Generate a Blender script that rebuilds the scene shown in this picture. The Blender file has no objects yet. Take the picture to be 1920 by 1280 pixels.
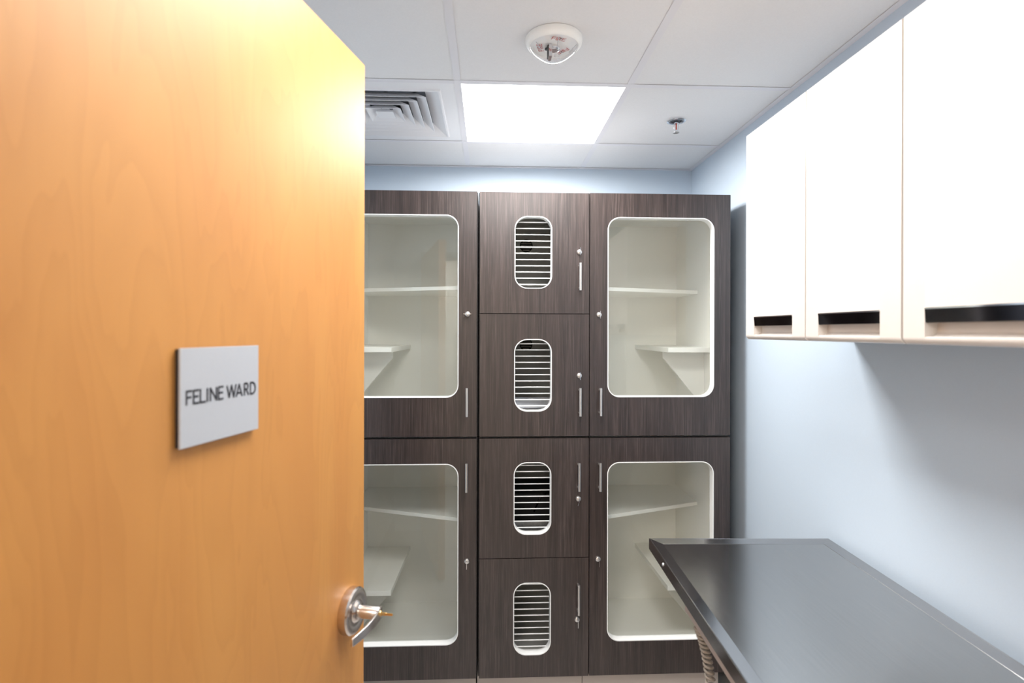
import bpy, bmesh, math, random
from mathutils import Vector, Matrix
from mathutils.geometry import tessellate_polygon
random.seed(4)
R = math.radians
COL = bpy.context.scene.collection
E = 1.56                      # eye height above the floor; helper z() turns eye-relative heights into world ones
def z(h): return h + E

# ------------------------------------------------------------------ camera, world, exposure
cam = bpy.data.cameras.new('camera'); cam_ob = bpy.data.objects.new('camera', cam); COL.objects.link(cam_ob)
cam.sensor_width = 36.0; cam.lens = 1023.47/1920*36
cam.shift_y = -18.7/1920
cam.clip_start = 0.02
cam_ob.matrix_world = Matrix.Translation((0, 0, E)) @ Matrix.Rotation(R(-2.5002), 4, 'Z') @ Matrix.Rotation(R(90-0.0412), 4, 'X') @ Matrix.Rotation(R(0.1347), 4, 'Z')
cam.dof.use_dof = True; cam.dof.focus_distance = 2.3; cam.dof.aperture_fstop = 3.5
sc = bpy.context.scene; sc.camera = cam_ob
w = bpy.data.worlds.new('world'); sc.world = w; w.use_nodes = True
w.node_tree.nodes['Background'].inputs[0].default_value = (.8, .85, .9, 1)
w.node_tree.nodes['Background'].inputs[1].default_value = .3
sc.view_settings.view_transform = 'Standard'; sc.view_settings.look = 'None'
sc.view_settings.gamma = 1; sc.view_settings.use_curve_mapping = False
sc.view_settings.exposure = 1.62
sc.cycles.diffuse_bounces = 10; sc.cycles.max_bounces = 16; sc.cycles.transparent_max_bounces = 16
POWER = 13.5; POWER_NEAR = 6.0; SPREAD = 176    # the two ceiling panels in the room (watts, beam of the prismatic lens)
PANEL = 1.5                   # glow of their lens itself
HALL_FILL = 12.0                    # brightness of the unseen fill panel added in the hall behind the camera

# ------------------------------------------------------------------ materials
def mat(name, col, rough=.5, metal=0, spec=.5, emit=None, estr=0, coat=0, crough=.1):
    m = bpy.data.materials.new(name); m.use_nodes = True
    b = m.node_tree.nodes['Principled BSDF']
    b.inputs['Base Color'].default_value = (*col, 1); b.inputs['Roughness'].default_value = rough
    b.inputs['Metallic'].default_value = metal; b.inputs['Specular IOR Level'].default_value = spec
    b.inputs['Coat Weight'].default_value = coat; b.inputs['Coat Roughness'].default_value = crough
    if emit: b.inputs['Emission Color'].default_value = (*emit, 1); b.inputs['Emission Strength'].default_value = estr
    return m
class NT:
    def __init__(s, m): s.m = m; s.t = m.node_tree; s.b = s.t.nodes['Principled BSDF']
    def n(s, kind, **kw):
        q = s.t.nodes.new(kind)
        for k, v in kw.items():
            if k.startswith('_'): setattr(q, k[1:], v)
            else: q.inputs[k.replace('__', ' ')].default_value = v
        return q
    def l(s, a, b): s.t.links.new(a, b)
    def coords(s, scale, rnd=True, rot=(0, 0, 0)):
        c = s.n('ShaderNodeTexCoord'); mp = s.n('ShaderNodeMapping'); mp.inputs['Scale'].default_value = scale
        mp.inputs['Rotation'].default_value = rot
        if rnd:
            oi = s.n('ShaderNodeObjectInfo'); mu = s.n('ShaderNodeMath', _operation='MULTIPLY'); mu.inputs[1].default_value = 37.0
            s.l(oi.outputs['Random'], mu.inputs[0]); ad = s.n('ShaderNodeVectorMath', _operation='ADD')
            s.l(c.outputs['Object'], ad.inputs[0]); s.l(mu.outputs[0], ad.inputs[1]); s.l(ad.outputs[0], mp.inputs[0])
        else: s.l(c.outputs['Object'], mp.inputs[0])
        return mp.outputs[0]
    def noise(s, vec, scale=1, detail=4, rough=.6, dist=0):
        q = s.n('ShaderNodeTexNoise', Scale=scale, Detail=detail, Roughness=rough, Distortion=dist); s.l(vec, q.inputs['Vector']); return q.outputs['Fac']
    def ramp(s, fac, stops):
        q = s.n('ShaderNodeValToRGB'); e = q.color_ramp.elements
        while len(e) < len(stops): e.new(.5)
        for i, (p, c) in enumerate(stops): e[i].position = p; e[i].color = (*c, 1)
        s.l(fac, q.inputs[0]); return q.outputs[0]
    def mix(s, fac, a, b, mode='MIX'):
        q = s.n('ShaderNodeMix', _data_type='RGBA', _blend_type=mode)
        if isinstance(fac, (int, float)): q.inputs[0].default_value = fac
        else: s.l(fac, q.inputs[0])
        for i, v in ((6, a), (7, b)):
            if isinstance(v, tuple): q.inputs[i].default_value = (*v, 1)
            else: s.l(v, q.inputs[i])
        return q.outputs[2]
    def bump(s, h, strength, dist=.001):
        q = s.n('ShaderNodeBump', Strength=strength, Distance=dist); s.l(h, q.inputs['Height']); s.l(q.outputs[0], s.b.inputs['Normal'])

def speck(name, col, rough, amt=.06, sc_=60, bump=.1, **k):
    m = mat(name, col, rough, **k); t = NT(m); v = t.coords((1, 1, 1), False); f = t.noise(v, sc_, 5)
    lo = tuple(c*(1-amt) for c in col); hi = tuple(min(1, c*(1+amt)) for c in col)
    t.l(t.ramp(f, [(.3, lo), (.7, hi)]), t.b.inputs['Base Color'])
    if bump: t.bump(f, bump)
    return m
def laminate(name, dark, mid, light, rough=.42):
    m = mat(name, mid, rough, spec=.75); t = NT(m)
    v1 = t.coords((300, 300, 5)); v2 = t.coords((42, 42, 1.3)); v3 = t.coords((9, 9, .5)); v4 = t.coords((700, 700, 40))
    f1 = t.noise(v1, 1, 3, .7); f2 = t.noise(v2, 1, 3, .6); f3 = t.noise(v3, 1, 2); f4 = t.noise(v4, 1, 2)
    c = t.ramp(f2, [(.32, dark), (.68, mid)])
    a = t.ramp(f1, [(.48, (0, 0, 0)), (.72, (1, 1, 1))])
    c = t.mix(t.mix(1.0, a, t.ramp(f3, [(.3, (.35, .35, .35)), (.7, (1, 1, 1))]), 'MULTIPLY'), c, light)
    c = t.mix(t.ramp(f4, [(.5, (0, 0, 0)), (.8, (.35, .35, .35))]), c, dark)
    t.l(c, t.b.inputs['Base Color']); t.bump(f1, .25, .0006)
    return m
M = {}
M['laminate'] = laminate('dark_walnut_laminate', (.019, .0118, .0102), (.044, .029, .0255), (.112, .082, .074), .32)
M['melamine'] = speck('white_melamine', (.91, .90, .865), .36, .01, 90, .04)
M['edging'] = mat('white_edge_trim', (.90, .90, .88), .3)
M['edging_dark'] = M['laminate']
M['wire'] = mat('white_powder_coated_wire', (.92, .92, .92), .3)
M['wall'] = speck('pale_blue_wall_paint', (.515, .60, .69), .55, .012, 250, .12)
M['hallwall'] = speck('cream_hall_paint', (.78, .74, .68), .6, .012, 250, .1)
M['tile'] = speck('white_ceiling_tile', (.80, .795, .80), .85, .02, 220, .25)
M['tee'] = mat('white_ceiling_grid_enamel', (.77, .76, .79), .45)
M['floor'] = speck('grey_vinyl_floor', (.42, .40, .38), .35, .12, 40, .03)
M['base'] = mat('taupe_toe_kick', (.46, .40, .36), .5)
M['bounce_skin'] = speck('dark_bounce_cover', (.09, .09, .092), .7, .05, 40, .05)  # dark colour for unseen covers, added to cut light bouncing onto the ceiling
M['cage'] = speck('grey_cage_lining', (.56, .55, .52), .3, .01, 90, .04)
M['rubber'] = mat('grey_rubber_baseboard', (.16, .16, .17), .5)
M['cream'] = speck('cream_thermofoil', (.64, .592, .55), .24, .008, 30, .02)
M['white'] = mat('white_plastic', (.86, .85, .82), .35)
M['diff_white'] = mat('white_baked_enamel', (.82, .82, .84), .4)
M['galv'] = speck('galvanised_duct_steel', (.22, .23, .25), .4, .25, 30, .0, metal=.9)
M['dark'] = mat('dark_shadow_plastic', (.02, .018, .018), .6)
M['blacknickel'] = mat('black_chrome', (.055, .05, .055), .08, 1.0)
M['chromedge'] = mat('polished_chrome', (.8, .8, .82), .08, 1.0)
M['satin'] = mat('satin_chrome', (.86, .87, .90), .22, 1.0)
M['redbulb'] = mat('red_glass_bulb', (.45, .05, .03), .1)
M['redprint'] = mat('red_print', (.55, .05, .03), .5)
M['brass'] = mat('brass', (.80, .56, .25), .25, 1.0)
M['signplate'] = speck('silver_grey_acrylic', (.45, .47, .51), .42, .01, 200, .03)
M['signback'] = mat('black_sign_edge', (.02, .016, .018), .5)
M['ink'] = mat('charcoal_ink', (.015, .015, .022), .6)
M['cord'] = mat('taupe_coiled_cord', (.30, .26, .22), .5)
M['underframe'] = mat('taupe_enamel', (.40, .34, .31), .45)
M['led'] = mat('panel_diffuser', (.9, .9, .9), .5, emit=(1.0, .985, .965), estr=PANEL)
M['hall_fill'] = mat('hall_fill_panel', (.9, .9, .9), .5, emit=(1.0, .94, .86), estr=HALL_FILL)
def brushed(name, col, rough, scale, amt=.12, bump=.15):
    m = mat(name, col, rough, 1.0); t = NT(m); v = t.coords(scale); f = t.noise(v, 1, 3, .6)
    t.l(t.ramp(f, [(.3, tuple(c*(1-amt) for c in col)), (.7, tuple(min(1, c*(1+amt)) for c in col))]), t.b.inputs['Base Color'])
    mr = t.n('ShaderNodeMapRange'); mr.inputs['To Min'].default_value = rough*.8; mr.inputs['To Max'].default_value = rough*1.25
    t.l(f, mr.inputs[0]); t.l(mr.outputs[0], t.b.inputs['Roughness']); t.bump(f, bump, .0002)
    return m
M['steel_top'] = brushed('brushed_stainless_top', (.40, .392, .385), .2, (400, 6, 6), .05, .03)
M['steel_rim'] = brushed('stainless_rim', (.40, .39, .39), .17, (5, 5, 5), .03, .0)
M['steel_pan'] = brushed('stainless_pan', (.60, .61, .63), .22, (60, 60, 60), .05, .03)
M['nickel'] = brushed('satin_nickel', (.66, .60, .56), .24, (30, 30, 400), .06, .05)
M['nickel_pull'] = brushed('brushed_aluminium_pull', (.72, .70, .68), .32, (300, 300, 8), .06, .04)
# maple veneer with soft cathedral figure running up the leaf
m = mat('maple_veneer', (.75, .42, .15), .46, spec=.5); t = NT(m)
va = t.coords((9, 9, 1.7), False); vb = t.coords((170, 170, 6), False); vc = t.coords((2.2, 2.2, .55), False)
f = t.noise(va, 1.0, 3, .45, .5)
w1 = t.n('ShaderNodeMath', _operation='MULTIPLY'); w1.inputs[1].default_value = 11.0; t.l(f, w1.inputs[0])
w2 = t.n('ShaderNodeMath', _operation='FRACT'); t.l(w1.outputs[0], w2.inputs[0])
fig = t.ramp(w2.outputs[0], [(0, (.0, .0, .0)), (.12, (1, 1, 1)), (.55, (.45, .45, .45)), (1, (0, 0, 0))])
fine = t.noise(vb, 1, 3, .7); big = t.noise(vc, 1.3, 3, .6, .6)
cbase = t.ramp(big, [(.3, (.52, .222, .056)), (.5, (.57, .262, .068)), (.72, (.62, .305, .086))])
cfig = t.mix(.20, cbase, t.mix(1.0, cbase, t.ramp(w2.outputs[0], [(0, (.72, .66, .55)), (.10, (1.1, 1.1, 1.1)), (.6, (1, 1, 1)), (1, (.84, .80, .72))]), 'MULTIPLY'))
c = t.mix(t.ramp(fine, [(.5, (0, 0, 0)), (.85, (.09, .09, .09))]), cfig, (.40, .18, .055))
t.l(c, t.b.inputs['Base Color']); t.bump(fine, .05, .0003)
M['maple'] = m
# thin clear glass: Fresnel reflection over straight-through transmission, on both faces of the pane
def thin_glass(name, tint, rough=.0):
    m = bpy.data.materials.new(name); m.use_nodes = True; nt = m.node_tree; nt.nodes.clear()
    o = nt.nodes.new('ShaderNodeOutputMaterial'); mx = nt.nodes.new('ShaderNodeMixShader')
    tr = nt.nodes.new('ShaderNodeBsdfTransparent'); tr.inputs[0].default_value = (*tint, 1)
    gl = nt.nodes.new('ShaderNodeBsdfGlossy'); gl.inputs['Roughness'].default_value = rough
    fr = nt.nodes.new('ShaderNodeFresnel'); ge = nt.nodes.new('ShaderNodeNewGeometry')
    mr = nt.nodes.new('ShaderNodeMapRange'); mr.inputs['To Min'].default_value = 1.52; mr.inputs['To Max'].default_value = 1/1.52
    nt.links.new(ge.outputs['Backfacing'], mr.inputs[0]); nt.links.new(mr.outputs[0], fr.inputs['IOR'])
    nt.links.new(fr.outputs[0], mx.inputs[0]); nt.links.new(tr.outputs[0], mx.inputs[1]); nt.links.new(gl.outputs[0], mx.inputs[2])
    nt.links.new(mx.outputs[0], o.inputs[0]); return m
M['glass'] = thin_glass('greenish_clear_glass', (.978, .986, .974))
M['lens'] = thin_glass('clear_lens', (.97, .97, .98))

# ------------------------------------------------------------------ mesh helpers
def box(bm, x0, x1, y0, y1, z0, z1, T=None):
    vs = [bm.verts.new((x, y, zz)) for zz in (z0, z1) for y in (y0, y1) for x in (x0, x1)]
    for f in ((0, 2, 3, 1), (4, 5, 7, 6), (0, 1, 5, 4), (2, 6, 7, 3), (0, 4, 6, 2), (1, 3, 7, 5)): bm.faces.new([vs[i] for i in f])
    if T:
        for v in vs: v.co = T @ v.co
    return vs
def new(): return bmesh.new()
def B(*a, T=None): bm = new(); box(bm, *a, T=T); return bm
def prism(bm, poly, axis, a, b, T=None):
    """poly: 2-D outline; axis 'x','y','z' = extrusion axis from a to b"""
    def P(p, d):
        u, v = p
        q = {'x': (d, u, v), 'y': (u, d, v), 'z': (u, v, d)}[axis]
        return T @ Vector(q) if T else Vector(q)
    A = [bm.verts.new(P(p, a)) for p in poly]; Bv = [bm.verts.new(P(p, b)) for p in poly]
    n = len(poly)
    for i in range(n): bm.faces.new((A[i], A[(i+1) % n], Bv[(i+1) % n], Bv[i]))
    tris = tessellate_polygon([[Vector((p[0], p[1], 0)) for p in poly]])
    for t_ in tris:
        bm.faces.new([A[i] for i in t_]); bm.faces.new([Bv[i] for i in reversed(t_)])
    bmesh.ops.recalc_face_normals(bm, faces=bm.faces)
def rrect(x0, x1, y0, y1, r, n=8):
    out = []
    for cx, cy, a0 in ((x1-r, y1-r, 0), (x0+r, y1-r, 90), (x0+r, y0+r, 180), (x1-r, y0+r, 270)):
        for i in range(n+1): a = R(a0+90*i/n); out.append((cx+r*math.cos(a), cy+r*math.sin(a)))
    return out
def holed(bm, outer, inner, y0, y1):
    """slab in the XZ plane between y0 and y1 with a hole"""
    L = [[Vector((p[0], p[1], 0)) for p in outer], [Vector((p[0], p[1], 0)) for p in reversed(inner)]]
    pts = outer + list(reversed(inner)); tris = tessellate_polygon(L)
    A = [bm.verts.new((p[0], y0, p[1])) for p in pts]; Bv = [bm.verts.new((p[0], y1, p[1])) for p in pts]
    for t_ in tris: bm.faces.new([A[i] for i in t_]); bm.faces.new([Bv[i] for i in reversed(t_)])
    no = len(outer)
    for rng in (range(no), range(no, len(pts))):
        rng = list(rng)
        for k in range(len(rng)):
            i, j = rng[k], rng[(k+1) % len(rng)]; bm.faces.new((A[i], A[j], Bv[j], Bv[i]))
    bmesh.ops.recalc_face_normals(bm, faces=bm.faces)
def ring(bm, outer, inner, y0, y1):
    n = len(outer); r = []
    for y, pl in ((y0, outer), (y0, inner), (y1, inner), (y1, outer)): r.append([bm.verts.new((p[0], y, p[1])) for p in pl])
    for k in range(4):
        a, b = r[k], r[(k+1) % 4]
        for i in range(n): bm.faces.new((a[i], a[(i+1) % n], b[(i+1) % n], b[i]))
    bmesh.ops.recalc_face_normals(bm, faces=bm.faces)
def tube(bm, pts, r, n=10, closed=False, cap=True):
    pts = [Vector(p) for p in pts]; rings = []; up = None
    rr = r if isinstance(r, (list, tuple)) else [r]*len(pts)
    for i, p in enumerate(pts):
        d = (pts[min(i+1, len(pts)-1)]-pts[max(i-1, 0)]).normalized()
        if up is None: up = d.orthogonal().normalized()
        up = (up-d*up.dot(d)).normalized(); s = d.cross(up)
        rings.append([bm.verts.new(p+(up*math.cos(2*math.pi*k/n)+s*math.sin(2*math.pi*k/n))*rr[i]) for k in range(n)])
    for a, b in zip(rings, rings[1:]):
        for k in range(n): bm.faces.new((a[k], a[(k+1) % n], b[(k+1) % n], b[k]))
    if cap: bm.faces.new(list(reversed(rings[0]))); bm.faces.new(rings[-1])
def lathe(bm, prof, c, axis, n=32, cap=True):
    """prof: (radius, distance along axis)"""
    c = Vector(c); d = Vector(axis).normalized(); u = d.orthogonal().normalized(); s = d.cross(u); rings = []
    for r, h in prof: rings.append([bm.verts.new(c+d*h+(u*math.cos(2*math.pi*k/n)+s*math.sin(2*math.pi*k/n))*max(r, 1e-5)) for k in range(n)])
    for a, b in zip(rings, rings[1:]):
        for k in range(n): bm.faces.new((a[k], a[(k+1) % n], b[(k+1) % n], b[k]))
    if cap: bm.faces.new(list(reversed(rings[0]))); bm.faces.new(rings[-1])
    bmesh.ops.recalc_face_normals(bm, faces=bm.faces)
def finish(name, bm, m, parent=None, bev=0, smooth=False, seg=2, label=None, kind=None, at=None):
    """Link one mesh object. Vertices are given in world space; the origin goes to the parent's origin or to `at`."""
    org = Vector(at) if at else (Vector(parent['org']) if parent is not None else Vector((0, 0, 0)))
    for v in bm.verts: v.co -= org
    if bev:
        bmesh.ops.remove_doubles(bm, verts=bm.verts, dist=1e-6)
    me = bpy.data.meshes.new(name); bm.to_mesh(me); bm.free(); me.materials.append(m)
    o = bpy.data.objects.new(name, me); COL.objects.link(o)
    if parent is not None:
        o.parent = parent; o.location = org-Vector(parent['org'])
    else: o.location = org
    o['org'] = tuple(org)
    if bev:
        b = o.modifiers.new('edge', 'BEVEL'); b.width = bev; b.segments = seg; b.limit_method = 'ANGLE'; b.angle_limit = R(35)
    if smooth:
        for p in me.polygons: p.use_smooth = True
        if smooth != 'all':
            ss = bpy.data.objects  # sharp edges by angle
            me.set_sharp_from_angle(angle=R(35))
    if label: o['label'] = label
    if kind: o['kind'] = kind
    return o
def thing(name, loc, label, cat, group=None, kind=None):
    o = bpy.data.objects.new(name, None); COL.objects.link(o); o.location = loc; o.empty_display_size = .1
    o['org'] = tuple(loc)
    if kind: o['kind'] = kind
    if label: o['label'] = label
    if cat: o['category'] = cat
    if group: o['group'] = group
    return o
def tag(o, label, cat, group=None):
    o['label'] = label; o['category'] = cat
    if group: o['group'] = group
    return o

# ------------------------------------------------------------------ room shell
XR, XL, YW, YN, H = 1.1012, -.735, 2.916, .30, .8725
finish('floor', B(-1.7, 2.0, -1.6, YW+.1, -.06, 0), M['floor'], kind='structure')
finish('wall_far', B(XL-.1, XR+.1, YW, YW+.1, 0, z(H)+.15), M['wall'], kind='structure')
finish('wall_right', B(XR, XR+.1, YN-.13, YW, 0, z(H)+.15), M['wall'], kind='structure')
finish('wall_left', B(XL-.1, XL, YN-.13, YW, 0, z(H)+.15), M['wall'], kind='structure')
DT = 2.145                     # head of the doorway
bm = new(); box(bm, XL, -.50, YN-.13, YN, 0, z(H)+.15); box(bm, .46, XR, YN-.13, YN, 0, z(H)+.15); box(bm, -.50, .46, YN-.13, YN, DT, z(H)+.15)
finish('wall_near', bm, M['wall'], kind='structure')
bm = new()
for x0, x1, z0, z1 in ((-.525, -.487, 0, DT+.02), (.447, .485, 0, DT+.02), (-.525, .485, DT-.015, DT+.03)):
    box(bm, x0, x1, YN-.15, YN+.02, z0, z1)
finish('trim_1', bm, M['rubber'], bev=.003, kind='structure')
bm = new(); box(bm, -1.7, 2.0, -1.7, -1.6, 0, 2.6); finish('wall_hall_back', bm, M['hallwall'], kind='structure')
finish('wall_hall_left', B(-1.8, -1.7, -1.7, YN-.13, 0, 2.6), M['hallwall'], kind='structure')
finish('wall_hall_right', B(2.0, 2.1, -1.7, YN-.13, 0, 2.6), M['hallwall'], kind='structure')
bm = new(); box(bm, -1.7, XL-.1, YN-.23, YN-.13, 0, 2.6); box(bm, XR+.1, 2.0, YN-.23, YN-.13, 0, 2.6)
finish('wall_hall_front', bm, M['hallwall'], kind='structure')
finish('ceiling_hall', B(-1.7, 2.0, -1.6, YN-.13, z(H), z(H)+.1), M['tile'], kind='structure')
for nm, a in (('baseboard_right', (XR-.008, XR, YN, YW, 0, .1)), ('baseboard_left', (XL, XL+.008, YN, YW, 0, .1)), ('baseboard_far', (XL, XR, YW-.008, YW, 0, .1))):
    finish(nm, B(*a), M['rubber'], kind='structure', bev=.003)

# ceiling: slab above, grid of tees, lay-in tiles
ceil = finish('ceiling', B(XL, XR, YN, YW, z(H)+.12, z(H)+.15), M['dark'], kind='structure')
T = .6096; GX = [-.1093-T, -.1093, -.1093+T]; GY = [1.921+T*k for k in (-3, -2, -1, 0, 1)]
zc = z(H)
for i, gx in enumerate(GX[1:]):
    finish('ceiling_grid_tee', B(gx-.012, gx+.012, YN, YW, zc, zc+.0012), M['tee'], ceil)
for gy in GY[1:]:
    finish('ceiling_grid_tee', B(XL, XR, gy-.012, gy+.012, zc-.0006, zc+.0006), M['tee'], ceil)
bm = new(); wa = .022
box(bm, XR-wa, XR, YN, YW, zc-.001, zc); box(bm, XL, XL+wa, YN, YW, zc-.001, zc)
box(bm, XL, XR, YW-wa, YW, zc-.0015, zc-.0005); box(bm, XL, XR, YN, YN+wa, zc-.0015, zc-.0005)
finish('wall_angle', bm, M['tee'], ceil)
cols = [(XL, GX[1]), (GX[1], GX[2]), (GX[2], XR)]
rows = [(YN, GY[1]), (GY[1], GY[2]), (GY[2], GY[3]), (GY[3], GY[4]), (GY[4], YW)]
for ci, (xa, xb) in enumerate(cols):
    for ri, (ya, yb) in enumerate(rows):
        if (ci, ri) in ((1, 3), (1, 1), (0, 3)): continue
        finish('ceiling_tile', B(xa+.004, xb-.004, ya+.004, yb-.004, zc+.0022, zc+.016), M['tile'], ceil, at=((xa+xb)/2, (ya+yb)/2, zc), bev=.0015)
def ceiling_light(xa, xb, ya, yb, label, led, watts):
    t_ = thing('ceiling_light', ((xa+xb)/2, (ya+yb)/2, zc), label, 'ceiling light')
    bm = new(); box(bm, xa+.006, xb-.006, ya+.006, yb-.006, zc+.005, zc+.05); finish('housing', bm, M['diff_white'], t_)
    finish('diffuser_panel', B(xa+.0115, xb-.0115, ya+.0115, yb-.0115, zc+.0036, zc+.0046), led, t_)
    L = bpy.data.lights.new('panel_glow', 'AREA'); L.shape = 'SQUARE'; L.size = xb-xa-.026; L.energy = watts; L.spread = R(SPREAD); L.color = (1.0, .985, .965)
    lo = bpy.data.objects.new('panel_glow', L); COL.objects.link(lo); lo.parent = t_; lo.location = (0, 0, .0030)
ceiling_light(*cols[1], *rows[3], 'bright square flat panel light in the ceiling between air vent and sprinkler', M['led'], POWER)
ceiling_light(*cols[1], *rows[1], 'square flat panel light nearer the doorway, ahead of the smoke alarm', M['led'], POWER_NEAR)
t_ = thing('ceiling_light', (-.65, -.95, zc), 'unseen fill panel added in the hall ceiling behind the camera', 'ceiling light')  # added fill lamp, placed to brighten the lower cabinets and spare the door
finish('diffuser_panel', B(-.95, -.35, -1.25, -.65, zc-.012, zc-.002), M['hall_fill'], t_)

# ------------------------------------------------------------------ air diffuser
xa, xb = cols[0][0]+.020, cols[0][1]; xa = xb-T; ya, yb = rows[3]
cx, cy = (xa+xb)/2, (ya+yb)/2
vent = thing('air_vent', (cx, cy, zc), 'white square four-way air diffuser in the ceiling left of the panel light', 'air vent')
def sq(h): return [(cx-h, cy-h), (cx+h, cy-h), (cx+h, cy+h), (cx-h, cy+h)]
def sqring(bm, prof, close=True):
    """prof: list of (half size, z)"""
    rs = [[bm.verts.new((p[0], p[1], zz)) for p in sq(h)] for h, zz in prof]
    n = len(rs)
    for k in range(n if close else n-1):
        a, b = rs[k], rs[(k+1) % n]
        for i in range(4): bm.faces.new((a[i], a[(i+1) % 4], b[(i+1) % 4], b[i]))
    bmesh.ops.recalc_face_normals(bm, faces=bm.faces)
bm = new(); sqring(bm, [(.296, zc+.002), (.240, zc+.002), (.236, zc-.004), (.230, zc-.004), (.172, zc+.034), (.175, zc+.036), (.24, zc+.008), (.296, zc+.012)])
finish('face_plate', bm, M['diff_white'], vent)
for h in (.180, .143, .106, .069):
    bm = new(); sqring(bm, [(h, zc-.002), (h-.003, zc-.002), (h-.045, zc+.030), (h-.042, zc+.030)])
    finish('louver', bm, M['diff_white'], vent)
bm = new(); sqring(bm, [(.036, zc-.002), (.006, zc+.026), (.004, zc+.028), (.033, zc+.001)]); box(bm, cx-.034, cx+.034, cy-.034, cy+.034, zc-.0015, zc-.0005)
finish('centre_cone', bm, M['diff_white'], vent)
bm = new(); sqring(bm, [(.21, zc+.012), (.21, zc+.10), (.212, zc+.10), (.212, zc+.012)]); box(bm, cx-.21, cx+.21, cy-.21, cy+.21, zc+.10, zc+.102)
finish('plenum', bm, M['galv'], vent)
bm = new()
for a in (45, 135): 
    d = Vector((math.cos(R(a)), math.sin(R(a)), 0)); tube(bm, [Vector((cx, cy, zc+.034))-d*.2, Vector((cx, cy, zc+.034))+d*.2], .004, 6)
tube(bm, [(cx, cy, zc+.02), (cx, cy, zc+.09)], .01, 8)
finish('support_bar', bm, M['galv'], vent)

# ------------------------------------------------------------------ stroke lettering (flat print)
GL = {'F': (.62, [[(0, 0), (0, 1), (.62, 1)], [(0, .52), (.52, .52)]]), 'E': (.62, [[(.62, 0), (0, 0), (0, 1), (.62, 1)], [(0, .52), (.54, .52)]]),
 'L': (.60, [[(0, 1), (0, 0), (.60, 0)]]), 'I': (0, [[(0, 0), (0, 1)]]), 'N': (.80, [[(0, 0), (0, 1), (.8, 0), (.8, 1)]]),
 'W': (1.32, [[(0, 1), (.33, 0), (.66, 1), (.99, 0), (1.32, 1)]]), 'A': (.90, [[(0, 0), (.45, 1), (.9, 0)], [(.15, .26), (.75, .26)]]),
 'R': (.64, [[(0, 0), (0, 1), (.32, 1)] + [(.32+.24*math.sin(R(a)), .74+.26*math.cos(R(a))) for a in range(15, 180, 15)] + [(.32, .48), (0, .48)], [(.30, .48), (.64, 0)]]),
 'D': (.84, [[(.28, 0), (0, 0), (0, 1), (.28, 1)] + [(.28+.54*math.sin(R(a)), .5+.5*math.cos(R(a))) for a in range(12, 180, 12)] + [(.28, 0)]])}
def letter(bm, ch, org, right, up, nrm, h, sw, wscale=1):
    for line in GL[ch][1]:
        P = [org+right*(x*h*wscale)+up*(y*h) for x, y in line]
        for a, b in zip(P, P[1:]):
            d = (b-a); L = d.length
            if L < 1e-7: continue
            d /= L; s = nrm.cross(d)*(sw/2); a2 = a-d*sw*.35; b2 = b+d*sw*.35
            vs = [bm.verts.new(q+nrm*.0003) for q in (a2-s, b2-s, b2+s, a2+s)]; bm.faces.new(vs)

# ------------------------------------------------------------------ smoke alarm
cx, cy = .194, 1.625
sm = thing('smoke_alarm', (cx, cy, zc), 'round white ceiling fire alarm strobe with clear lens and red lettering', 'fire alarm')
bm = new(); lathe(bm, [(.060, .0), (.083, -.0005), (.085, -.003), (.085, -.010), (.083, -.018), (.077, -.025), (.073, -.027), (.070, -.022), (.05, -.020), (.0, -.020)], (cx, cy, zc+.002), (0, 0, 1), 48)
finish('base', bm, M['white'], sm, smooth=True)
bm = new()
prof = [(.073, -.025), (.071, -.029), (.060, -.040), (.045, -.051), (.030, -.060), (.014, -.066), (.001, -.0675)]
lathe(bm, prof, (cx, cy, zc), (0, 0, 1), 48, cap=False); finish('clear_lens', bm, M['lens'], sm, smooth='all')
bm = new(); lathe(bm, [(.018, -.018), (.018, -.026), (.012, -.029), (.0, -.029)], (cx+.002, cy+.012, zc), (0, 0, 1), 20); box(bm, cx-.016, cx-.006, cy-.012, cy+.020, zc-.056, zc-.020)
finish('strobe_reflector', bm, M['chromedge'], sm, bev=.001)
bm = new(); box(bm, cx-.019, cx-.0155, cy-.006, cy+.016, zc-.053, zc-.020); lathe(bm, [(.006, -.022), (.006, -.026)], (cx-.02, cy+.012, zc), (0, 0, 1), 12)
finish('strobe_bracket', bm, M['dark'], sm)
bm = new(); tube(bm, [(cx+.006, cy+.012, zc-.020), (cx+.006, cy+.012, zc-.047), (cx+.016, cy+.014, zc-.051), (cx+.018, cy+.014, zc-.022)], .0035, 10)
finish('flash_tube', bm, M['lens'], sm, smooth='all')
bm = new()
M['rib'] = mat('lens_edge_grey', (.35, .36, .38), .3)
for a in (95, 215, 335, 275):
    bm = new(); d = Vector((math.cos(R(a)), math.sin(R(a)), 0)); tube(bm, [Vector((cx, cy, zc-.030))+d*.070, Vector((cx, cy, zc-.049))+d*.047], .0009, 5)
    finish('lens_rib', bm, M['rib'], sm)
for a in (-76, 44, 164):
    out = Vector((math.cos(R(a)), math.sin(R(a)), 0)); right = Vector((-out.y, out.x, 0)); nrm = Vector((0, 0, -1))
    bm = new(); hh = .0145; tot = (.62+.3+.3+.64+.3+.62)*hh
    o_ = Vector((cx, cy, zc-.0205))+out*.034-right*tot/2; x = 0
    for ch in 'FIRE':
        letter(bm, ch, o_+right*x, right, out, nrm, hh, .0022); x += (GL[ch][0]+.3)*hh
    finish('lettering', bm, M['redprint'], sm)

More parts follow.
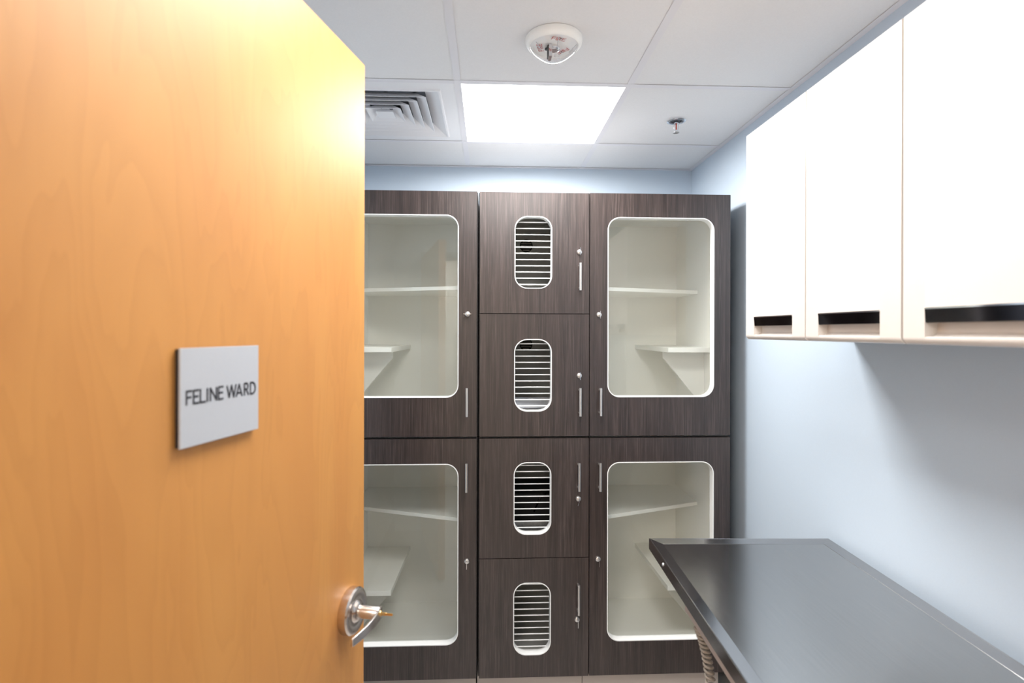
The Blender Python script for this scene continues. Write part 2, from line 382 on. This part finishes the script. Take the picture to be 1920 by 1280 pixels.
# ------------------------------------------------------------------ sprinkler
cx, cy = .777, 2.232
sp = thing('sprinkler', (cx, cy, zc), 'chrome pendant fire sprinkler with red bulb below a round ceiling cup', 'sprinkler')
bm = new(); lathe(bm, [(.024, .004), (.0385, .0), (.0385, -.003), (.033, -.0055), (.029, -.005), (.027, .003), (.012, .006)], (cx, cy, zc+.001), (0, 0, 1), 36)
finish('escutcheon', bm, M['satin'], sp, smooth=True)
bm = new(); lathe(bm, [(.025, .003), (.0255, -.002), (.022, -.003), (.0215, .002)], (cx, cy, zc), (0, 0, 1), 30); finish('dark_recess', bm, M['galv'], sp, smooth=True)
bm = new(); lathe(bm, [(.010, .004), (.010, -.012), (.007, -.013)], (cx, cy, zc), (0, 0, 1), 12)
for s in (-1, 1): tube(bm, [(cx+s*.008, cy, zc-.010), (cx+s*.0095, cy, zc-.022), (cx+s*.007, cy, zc-.034), (cx+s*.003, cy, zc-.041)], .0018, 6)
lathe(bm, [(.004, -.038), (.004, -.044), (.003, -.045)], (cx, cy, zc), (0, 0, 1), 10)
finish('frame', bm, M['chromedge'], sp, smooth=True)
bm = new(); tube(bm, [(cx, cy, zc-.012), (cx, cy, zc-.036)], .0027, 8); finish('glass_bulb', bm, M['redbulb'], sp, smooth=True)
bm = new(); lathe(bm, [(.004, -.044), (.013, -.048), (.013, -.0492), (.003, -.047)], (cx, cy, zc), (0, 0, 1), 16); finish('deflector', bm, M['nickel_pull'], sp)

# ------------------------------------------------------------------ cat condos
YF = 2.2688; YC = YF+.020; YB = 2.88        # door face, carcass front, inner back
MID = -.4414
def lock(door, x, zz, key_ang):
    bm = new(); lathe(bm, [(.011, 0), (.011, .004), (.0098, .008), (.007, .0098), (.0, .0098)], (x, YF, z(zz)), (0, -1, 0), 20)
    finish('lock', bm, M['nickel_pull'], door, smooth=True)
    bm = new(); a = R(key_ang); d = Vector((math.cos(a), 0, math.sin(a))); o_ = Vector((x, YF-.010, z(zz)))
    sdir = Vector((-d.z, 0, d.x)); hang = 0 if key_ang in (0, 90) else .006
    c_ = o_+d*hang
    tube(bm, [o_, o_+Vector((0, -.012, 0))], .0018, 6)
    pts = [c_+Vector((0, -.012, 0))+d*u+Vector((0, -v, 0)) for u, v in ((-.0155, 0), (.0155, 0), (.0155, .011), (-.0155, .011))]
    for off in (-.0009, .0009): bm.faces.new([bm.verts.new(p+sdir*off) for p in pts])
    vs = [v for v in bm.verts][-8:]
    for i in range(4): bm.faces.new((vs[i], vs[(i+1) % 4], vs[4+(i+1) % 4], vs[4+i]))
    bmesh.ops.recalc_face_normals(bm, faces=bm.faces)
    finish('key', bm, M['chromedge'], door)
def pull(door, x, z0, z1):
    bm = new(); r = .0042
    a, b = z(z0), z(z1); p = [(x, YF, b-.010), (x, YF-.030, b-.010)]
    tube(bm, p, r, 10); tube(bm, [(x, YF, a+.010), (x, YF-.030, a+.010)], r, 10)
    prism(bm, rrect(x-.0048, x+.0048, YF-.036, YF-.027, .0035, 4), 'z', a, b)
    finish('handle', bm, M['nickel_pull'], door, smooth=True)
def trim(door, x0, x1, z0, z1, r):
    bm = new(); ring(bm, rrect(x0-.001, x1+.001, z(z0)-.001, z(z1)+.001, r, 10), rrect(x0+.0025, x1-.0025, z(z0)+.0025, z(z1)-.0025, r-.003, 10), YF-.0012, YF+.038)
    finish('window_trim', bm, M['edging'], door, smooth=True)
wire_mesh = {}
def condo(name, label, x0, x1, z0, z1, right, glass, shelf, perch, lockp, pullp, keyang, cat='cabinet'):
    """one glass-fronted box: window rectangle `glass`, mirrored inside when right is False"""
    c_ = thing(name, ((x0+x1)/2, (YC+YB)/2, z(z0)), label, cat)
    th = .02
    for a, b in ((x0, x0+th), (x1-th, x1)): finish('side_panel', B(a, b, YC, YB+.018, z(z0), z(z1)), M['melamine'], c_)
    finish('top_panel', B(x0+th, x1-th, YC, YB, z(z1)-.022, z(z1)), M['melamine'], c_)
    if z1 > 0: finish('bounce_cover', B(x0, x1, YC, YB+.018, z(z1), z(z1)+.004), M['bounce_skin'], c_)  # unseen cover added to damp the bounce from the cabinet top
    finish('bottom_panel', B(x0+th, x1-th, YC, YB, z(z0), z(z0)+.02), M['melamine'], c_)
    finish('back_panel', B(x0+th, x1-th, YB, YB+.018, z(z0), z(z1)), M['melamine'], c_)
    for a, b in ((x0-.0028, x0), (x1, x1+.0028)): finish('side_skin', B(a, b, YC, YB+.018, z(z0), z(z1)), M['laminate'], c_)
    bm = new()
    for a in ((x0-.0028, x0+.02, z(z0), z(z1)), (x1-.02, x1+.0028, z(z0), z(z1)), (x0+.02, x1-.02, z(z0), z(z0)+.02), (x0+.02, x1-.02, z(z1)-.02, z(z1))): box(bm, a[0], a[1], YC-.0008, YC, a[2], a[3])
    finish('gap_shade_strip', bm, M['dark'], c_)  # dark strips standing in for the shade inside the door gaps
    xi0, xi1 = x0+th, x1-th
    if right: P = [(xi0, 2.372), (xi1, 2.58), (xi1, YB), (xi0, YB)]
    else: P = [(xi1, 2.372), (xi0, 2.58), (xi0, YB), (xi1, YB)]
    bm = new(); prism(bm, P, 'z', z(shelf)-.0165, z(shelf)); finish('shelf', bm, M['melamine'], c_, bev=.001)
    s = 1 if right else -1; xw = xi1 if right else xi0
    P = [(xw, 2.385), (xw-s*.208, 2.385), (xw-s*.222, YB), (xw, YB)]
    bm = new(); prism(bm, P, 'z', z(perch)-.021, z(perch)); finish('perch', bm, M['melamine'], c_, bev=.001)
    zt = z(perch)-.021
    P = [(xw, zt), (xw-s*.192, zt), (xw-s*.192, zt-.03), (xw, zt-.262)]
    bm = new(); prism(bm, P, 'y', 2.50, 2.518); finish('perch_bracket', bm, M['melamine'], c_, bev=.001)
    # door
    g0, g1, h0, h1 = glass; dz1 = z(z1) if z1 > 0 else z(z1)-.004
    bm = new(); holed(bm, [(x0+.001, z(z0)+.002), (x1-.001, z(z0)+.002), (x1-.001, dz1), (x0+.001, dz1)], rrect(g0, g1, z(h0), z(h1), .052, 10), YF, YF+.019)
    door = finish('door', bm, M['laminate'], c_)
    trim(door, g0, g1, h0, h1, .052)
    bm = new(); prism(bm, rrect(g0-.0, g1+.0, z(h0)-.0, z(h1)+.0, .052, 8), 'y', YF+.031, YF+.035); finish('glass_pane', bm, M['glass'], door)
    lock(door, lockp[0], lockp[1], keyang); pull(door, pullp[0], pullp[1], pullp[2])
    return c_
ZT, ZB = .5788, -1.4435
condo('cat_condo', 'upper right dark wood cat condo, glass door with rounded corners, beside the wall cabinets', .4246, 1.0251, MID+.002, ZT, True, (.501, .9535, -.2755, .478), .1966, -.072, (.463, .069), (.4665, -.350, -.235), 90)
condo('cat_condo', 'lower right dark wood cat condo, glass door partly hidden by the steel table', .4246, 1.0251, ZB, MID-.002, True, (.501, .9535, -1.299, -.549), -.8168, -1.127, (.461, -.952), (.465, -.662, -.545), 270)
condo('cat_condo', 'upper left dark wood cat condo, glass door partly behind the open maple door', -.6462, -.0462, MID+.002, ZT, False, (-.577, -.1235, -.2755, .480), .1966, -.072, (-.085, .070), (-.0865, -.351, -.234), 0)
condo('cat_condo', 'lower left dark wood cat condo behind the door lever, glass door with sloping shelf', -.6462, -.0462, ZB, MID-.002, False, (-.577, -.1225, -1.300, -.551), -.8168, -1.127, (-.086, -.953), (-.0875, -.660, -.543), 270)

def tower(label, z0, z1, cells):
    x0, x1 = -.036, .4232; th = .02
    c_ = thing('cat_cage_cabinet', ((x0+x1)/2, (YC+YB)/2, z(z0)), label, 'cabinet')
    for a, b in ((x0, x0+th), (x1-th, x1)): finish('side_panel', B(a, b, YC, YB+.018, z(z0), z(z1)), M['cage'], c_)
    finish('top_panel', B(x0+th, x1-th, YC, YB, z(z1)-.02, z(z1)), M['cage'], c_)
    if z1 > 0: finish('bounce_cover', B(x0, x1, YC, YB+.018, z(z1), z(z1)+.004), M['bounce_skin'], c_)  # same added cover, keeps bounced light off the ceiling
    finish('bottom_panel', B(x0+th, x1-th, YC, YB, z(z0), z(z0)+.02), M['cage'], c_)
    finish('back_panel', B(x0+th, x1-th, YB, YB+.018, z(z0), z(z1)), M['cage'], c_)
    for a, b in ((x0-.0028, x0), (x1, x1+.0028)): finish('side_skin', B(a, b, YC, YB+.018, z(z0), z(z1)), M['laminate'], c_)
    bm = new()
    for a in ((x0-.0028, x0+.02, z(z0), z(z1)), (x1-.02, x1+.0028, z(z0), z(z1)), (x0+.02, x1-.02, z(z0), z(z0)+.02), (x0+.02, x1-.02, z(z1)-.02, z(z1))): box(bm, a[0], a[1], YC-.0008, YC, a[2], a[3])
    zm = cells[0]['z'][0]; box(bm, x0+.02, x1-.02, YC-.0008, YC, z(zm)-.01, z(zm)+.01)
    finish('gap_shade_strip', bm, M['dark'], c_)  # shade in the seams and column gaps, put in as dark strips
    finish('middle_panel', B(x0+th, x1-th, YC, YB, z(zm)-.01, z(zm)+.01), M['cage'], c_)
    for cc in cells:
        a, b = cc['z']; g0, g1, h0, h1 = cc['g']
        bm = new(); holed(bm, [(x0+.001, z(a)+.0015), (x1-.001, z(a)+.0015), (x1-.001, z(b)-.0015), (x0+.001, z(b)-.0015)], rrect(g0, g1, z(h0), z(h1), .054, 10), YF, YF+.019)
        door = finish('door', bm, M['laminate'], c_)
        trim(door, g0, g1, h0, h1, .054)
        zz0 = (h0+h1)/2-5*.0262
        for k in range(11):
            hz = zz0+k*.0262
            # shorten the rod where the rounded end narrows the opening
            e = min(hz-h0, h1-hz); inset = 0
            if e < .054: inset = .054-math.sqrt(max(0, .054**2-(.054-e)**2))
            L = round((g1-g0)/2-inset+.002, 4)
            if L not in wire_mesh:
                bm = new(); tube(bm, [(-L, 0, 0), (L, 0, 0)], .0023, 8); me = bpy.data.meshes.new('bar'); bm.to_mesh(me); bm.free(); me.materials.append(M['wire'])
                for p in me.polygons: p.use_smooth = True
                wire_mesh[L] = me
            o = bpy.data.objects.new('bar', wire_mesh[L]); COL.objects.link(o); o.parent = door
            o.location = Vector(((g0+g1)/2, YF+.030, z(hz)))-Vector(door['org'])
        lock(door, cc['l'][0], cc['l'][1], cc['k']); pull(door, *cc['p'])
        if cc.get('v') is not None:
            bm = new(); lathe(bm, [(.034, 0), (.034, .003), (.030, .005), (.030, .001), (.0, .001)], (.200, YB, z(cc['v'])), (0, -1, 0), 24); vt = finish('vent', bm, M['dark'], c_)
            for k in range(5):
                q = (-2+k)*.0115; hw = math.sqrt(.029**2-q*q)
                finish('slat', B(.200-hw, .200+hw, YB-.006, YB-.002, z(cc['v'])+q-.0022, z(cc['v'])+q+.0022), M['base'], vt)
tower('upper centre dark wood cabinet, two doors with white barred oval windows', MID+.002, ZT, [
    dict(z=(.0725, ZT), g=(.110, .265, .178, .478), l=(.380, .330), k=90, p=(.380, .169, .283), v=.450),
    dict(z=(MID+.002, .0725), g=(.1095, .2645, -.334, -.034), l=(.3805, -.185), k=90, p=(.381, -.351, -.235), v=-.070)])
tower('lower centre dark wood cabinet, two doors with white barred oval windows', ZB, MID-.002, [
    dict(z=(-.9455, MID-.004), g=(.1085, .2638, -.847, -.547), l=(.378, -.699), k=255, p=(.3775, -.661, -.545), v=-.585),
    dict(z=(ZB, -.9455), g=(.1080, .2630, -1.349, -1.049), l=(.374, -1.203), k=270, p=(.3765, -1.172, -1.047), v=None)])
# toe-kick plinths under the three columns
for x0, x1, lb in ((-.640, -.048, 'left cat condo column'), (-.042, .3990, 'centre cabinet column'), (.4005, .985, 'right cat condo column')):
    o = finish('plinth', B(x0, x1, YC+.001, YB, .0, z(ZB)-.0005), M['base'], bev=.001, at=((x0+x1)/2, YC, 0))
    tag(o, 'taupe toe-kick plinth under the '+lb, 'plinth')

# steel litter pans inside the centre cages, plus a dark scoop tub
def pan(label, x0, x1, y0, y1, zb, h):
    bm = new(); o1 = rrect(x0, x1, y0, y1, .03, 5); i1 = rrect(x0+.006, x1-.006, y0+.006, y1-.006, .026, 5); fl = rrect(x0-.008, x1+.008, y0-.008, y1+.008, .034, 5)
    def loop(pl, zz, k=1.0):
        mx, my = (x0+x1)/2, (y0+y1)/2
        return [bm.verts.new((mx+(p[0]-mx)*k, my+(p[1]-my)*k, zz)) for p in pl]
    L = [loop(o1, zb, .9), loop(o1, zb+h-.003), loop(fl, zb+h-.003), loop(fl, zb+h), loop(i1, zb+h), loop(i1, zb+.003, .9)]
    for a, b in zip(L, L[1:]):
        for i in range(len(a)): bm.faces.new((a[i], a[(i+1) % len(a)], b[(i+1) % len(a)], b[i]))
    bm.faces.new(L[0]); bm.faces.new(L[-1]); bmesh.ops.recalc_face_normals(bm, faces=bm.faces)
    o = finish('litter_pan', bm, M['steel_pan'], smooth=True, at=((x0+x1)/2, (y0+y1)/2, zb)); tag(o, label, 'pan'); return o
pan('stainless steel litter pan inside the second barred cage from the top', .03, .35, 2.42, 2.84, z(MID)+.0225, .075)
pan('stainless steel litter pan inside the third barred cage from the top', .03, .35, 2.36, 2.56, z(-.9455)+.0105, .045)
zt_ = z(-.9455)+.0105
bm = new(); prism(bm, rrect(.03, .36, zt_, zt_+.16, .02, 5), 'y', 2.60, 2.86)
o = finish('storage_tub', bm, M['dark'], at=(.2, 2.83, zt_))
tag(o, 'dark upright tub behind the pan in the third barred cage', 'tub')
bm = new(); tube(bm, [(.22, 2.597, z(-.9455)+.085), (.235, 2.592, z(-.9455)+.12), (.25, 2.592, z(-.9455)+.155), (.28, 2.592, z(-.9455)+.175), (.33, 2.597, z(-.9455)+.172)], .0035, 6)
finish('tub_handle', bm, M['blacknickel'], o, smooth=True)

# ------------------------------------------------------------------ cream wall cabinets
XC = .7724; ZC0, ZC1 = z(-.0226), z(.5874)
def wall_cabinet(label, y0, y1, h0, h1):
    """y0 < y1; pull recess runs h0..h1 along the door"""
    c_ = thing('wall_cabinet', ((XC+XR)/2, (y0+y1)/2, ZC0), label, 'cabinet')
    bx = XC+.028
    bm = new()
    box(bm, bx, XR, y0+.001, y0+.017, ZC0+.002, ZC1-.001); box(bm, bx, XR, y1-.017, y1-.001, ZC0+.002, ZC1-.001)
    box(bm, bx, XR, y0+.017, y1-.017, ZC0+.002, ZC0+.018); box(bm, bx, XR, y0+.017, y1-.017, ZC1-.018, ZC1-.001); box(bm, XR-.008, XR, y0+.017, y1-.017, ZC0+.018, ZC1-.018)
    finish('body', bm, M['cream'], c_)
    # door profile in XZ, front on the left
    def arc(cx, cz, r, a0, a1, n=6): return [(cx+r*math.cos(R(a0+(a1-a0)*i/n)), cz+r*math.sin(R(a0+(a1-a0)*i/n))) for i in range(n+1)]
    rb = .013; rt = .004
    plain = arc(XC+rb, ZC0+rb, rb, 270, 180) + arc(XC+rt, ZC1-rt, rt, 180, 90) + [(bx-.001, ZC1), (bx-.001, ZC0)]
    s0, s1 = z(-.0085), z(.0435)
    scoop = arc(XC+rb, ZC0+rb, rb, 270, 195) + [(XC+.0006, s0-.001), (XC+.003, s0+.0005)] + arc(XC+.012, s0+.012, .0115, 270, 360, 5) + [(XC+.0235, s1), (XC, s1)] + arc(XC+rt, ZC1-rt, rt, 180, 90) + [(bx-.001, ZC1), (bx-.001, ZC0)]
    g = .0018
    bm = new(); prism(bm, plain, 'y', y0+g, h0); prism(bm, scoop, 'y', h0, h1); prism(bm, plain, 'y', h1, y1-g)
    door = finish('door', bm, M['cream'], c_, bev=.0015, smooth=True)
    # dark chrome pull strip over the recess, its lower edge tipped out a little
    bm = new(); prism(bm, [(XC+.0015, s1-.0004), (XC-.0008, s1-.0030), (XC+.0012, z(.0170)), (XC+.0045, z(.0160)), (XC+.0045, s1-.0004)], 'y', h0+.0006, h1-.0006)
    finish('handle', bm, M['blacknickel'], door)
    bm = new(); prism(bm, [(XC-.0012, s1-.0004), (XC-.0012, s1-.0030), (XC+.002, s1-.0030), (XC+.002, s1-.0004)], 'y', h0+.0006, h1-.0006)
    finish('chrome_lip', bm, M['chromedge'], door)
wall_cabinet('farthest cream wall cabinet, nearest the cat condos, with short dark pull', 1.2988, 1.6063, 1.356, 1.5555)
wall_cabinet('middle cream wall cabinet on the blue wall between two others', .988, 1.2973, 1.045, 1.2465)
wall_cabinet('nearest cream wall cabinet at the right, with the longest looking dark pull', .680, .9862, .735, .934)

# ------------------------------------------------------------------ stainless exam table
TZ = z(-.655)
TT = Matrix.Translation((.5105, 1.7085, 0)) @ Matrix.Rotation(R(-2.2), 4, 'Z')      # local x across, -y toward the doorway
TW, TL = .570, 1.20
tb = thing('exam_table', (.78, 1.1, 0), 'stainless steel exam table standing along the blue wall', 'table')
bm = new()
def rect(i, zz): return [TT @ Vector(p) for p in ((i, -i, zz), (TW-i, -i, zz), (TW-i, -TL+i, zz), (i, -TL+i, zz))]
prof = [(.0, TZ-.033), (.0, TZ-.001), (.001, TZ), (.003, TZ), (.004, TZ-.0005), (.034, TZ-.0045), (.035, TZ-.0055)]
rs = [[bm.verts.new(p) for p in rect(i, zz)] for i, zz in prof]
for a, b in zip(rs, rs[1:]):
    for i in range(4): bm.faces.new((a[i], a[(i+1) % 4], b[(i+1) % 4], b[i]))
bmesh.ops.recalc_face_normals(bm, faces=bm.faces)
finish('rim', bm, M['steel_rim'], tb)
bm = new(); box(bm, .0346, TW-.0346, -TL+.0346, -.0346, TZ-.010, TZ-.0050, T=TT); finish('table_top', bm, M['steel_top'], tb)
bm = new(); box(bm, .001, TW-.001, -TL+.001, -.001, TZ-.034, TZ-.011, T=TT); finish('top_core', bm, M['underframe'], tb)
bm = new()
fx0, fx1, fy0, fy1 = .018, TW-.018, -TL+.02, -.30
for a in ((fx0, fx0+.03, fy0, fy1), (fx1-.03, fx1, fy0, fy1), (fx0+.03, fx1-.03, fy0, fy0+.03), (fx0+.03, fx1-.03, fy1-.03, fy1)):
    box(bm, *a, TZ-.075, TZ-.034, T=TT)
finish('under_frame', bm, M['underframe'], tb, bev=.003)
bm = new(); box(bm, .17, .40, -.85, -.45, .10, TZ-.034, T=TT); finish('pedestal', bm, M['underframe'], tb, bev=.006)
bm = new(); box(bm, .06, TW-.06, -1.08, -.22, .02, .10, T=TT); finish('base', bm, M['underframe'], tb, bev=.012)
for fx, fy in ((.09, -1.04), (TW-.09, -1.04), (.09, -.26), (TW-.09, -.26)):
    bm = new(); p = TT @ Vector((fx, fy, 0)); lathe(bm, [(.02, 0), (.02, .018), (.01, .024)], p, (0, 0, 1), 12); finish('foot', bm, M['rubber'], tb)
bm = new(); p = TT @ Vector((0, -.158, TZ-.0155)); d = (TT.to_3x3() @ Vector((-1, 0, 0))); lathe(bm, [(.0048, -.001), (.0048, .0015), (.003, .003), (.0, .0033)], p, d, 14)
finish('screw', bm, M['chromedge'], tb, smooth=True)
# coiled cord
A = Vector((.528, 1.345, TZ-.085)); pts = []
n = 34
path = lambda u: A+Vector((.012*u+.004*math.sin(3*u), -.050*u+.0*u, -.085*u-.045*u*u))
for i in range(n*12):
    u = i/(n*12)*2.6; a = 2*math.pi*i/12; pc = path(u)
    pts.append(pc+Vector((math.cos(a)*.0098, math.sin(a)*.0098, 0)))
bm = new(); tube(bm, [A+Vector((.014, .0, .052)), A+Vector((.004, .004, .02)), A+Vector((.0, .0, .006))]+pts, .0034, 8)
finish('coiled_cord', bm, M['cord'], tb, smooth='all', label='taupe coiled cord hanging below the left edge')

# ------------------------------------------------------------------ open maple door with sign and lever
ANG = 13.5924; S = .95
DP = Vector((-.2795*S, 1.2483*S, 0)); DR = Matrix.Rotation(R(-ANG), 4, 'Z')
# local frame: origin at the free edge on the visible face, -y toward the hinge, +x out of the visible face
DM = Matrix.Translation(DP) @ DR
def dl(t_, out, zz): return DM @ Vector((out, -t_, zz))
DX = DM.to_3x3() @ Vector((1, 0, 0)); DY = DM.to_3x3() @ Vector((0, -1, 0))
leaf = B(-.044, 0, -.914, 0, .012, z(.60*S), T=DM)
door = finish('door_1', leaf, M['maple'], bev=.0015, kind='structure', at=DP)
bm = new()
for hz in (.25, 1.05, 1.87):
    lathe(bm, [(.0065, -.05), (.0065, .05)], dl(.921, .004, hz), (0, 0, 1), 10)
finish('hinge', bm, M['nickel'], door)
HT, HZ = .070, z(-.565)
bm = new(); c0 = dl(HT, 0, HZ)
lathe(bm, [(.0445, 0), (.0452, .002), (.0452, .016), (.0425, .0195), (.036, .0205), (.030, .019), (.022, .0195), (.019, .024), (.016, .026), (.0, .026)], c0, DX, 48)
finish('door_rose', bm, M['nickel'], door, smooth=True)
bm = new(); lathe(bm, [(.0125, .020), (.0125, .066), (.0115, .068), (.0, .068)], c0, DX, 28)
lever = finish('door_lever', bm, M['nickel'], door, smooth=True)
# blade: curved strip running toward the hinge
bm = new(); N_ = 14; sec = []
for i in range(N_+1):
    u = i/N_; tt = HT-.011+u*.116; out = .0665+.006*math.sin(math.pi*u)-.004*u; hh = .0112-.0036*u; zz_ = HZ-.001
    th = .0026
    sec.append([bm.verts.new(dl(tt, out+s*th, zz_+q*hh)) for s, q in ((1, 1), (1, -1), (-1, -1), (-1, 1))])
for a, b in zip(sec, sec[1:]):
    for i in range(4): bm.faces.new((a[i], a[(i+1) % 4], b[(i+1) % 4], b[i]))
bm.faces.new(sec[0]); bm.faces.new(list(reversed(sec[-1]))); bmesh.ops.recalc_face_normals(bm, faces=bm.faces)
finish('lever_blade', bm, M['nickel'], lever, bev=.0012, smooth=True)
bm = new(); lathe(bm, [(.0055, .066), (.0055, .0715), (.004, .0725)], c0, DX, 16)
a_ = c0+DX*.071; vs = []
for s in (-.001, .001):
    vs.append([bm.verts.new(a_+DX*u+Vector((0, 0, v))+DY*s) for u, v in ((0, -.003), (.010, -.003), (.012, -.0022), (.024, -.0022), (.026, 0), (.024, .0022), (.012, .0022), (.010, .003), (0, .003))])
for v in vs: bm.faces.new(v)
for i in range(9): bm.faces.new((vs[0][i], vs[0][(i+1) % 9], vs[1][(i+1) % 9], vs[1][i]))
bmesh.ops.recalc_face_normals(bm, faces=bm.faces)
finish('key', bm, M['brass'], lever, label='brass key standing in the lever cylinder')

# sign
t0, t1, s0, s1 = .3632, .5110, z(-.1465), z(-.0222)
sg = thing('door_sign', dl((t0+t1)/2, 0, s0), 'silver grey square sign reading FELINE WARD on the maple door', 'sign')
finish('backing', B(0.0002, .0055, -t1+.001, -t0-.003, s0+.001, s1-.001, T=DM), M['signback'], sg)
finish('plate', B(.0055, .0085, -t1, -t0, s0, s1, T=DM), M['signplate'], sg, bev=.0004)
bm = new(); up = Vector((0, 0, 1)); right = -DY; hh = .0163; base_z = z(-.0925)
for ch, a, b in (('F', .5015, .4932), ('E', .4900, .4815), ('L', .4785, .4701), ('I', .4664, .4664), ('N', .4610, .4500), ('E', .4460, .4377), ('W', .4300, .4122), ('A', .4115, .3997), ('R', .3945, .3861), ('D', .3815, .3706)):
    wd = GL[ch][0]*hh; ws = (a-b)/wd if wd else 1
    letter(bm, ch, dl(a, .0086, base_z), right, up, DX, hh, .0026, ws)
finish('lettering', bm, M['ink'], sg)
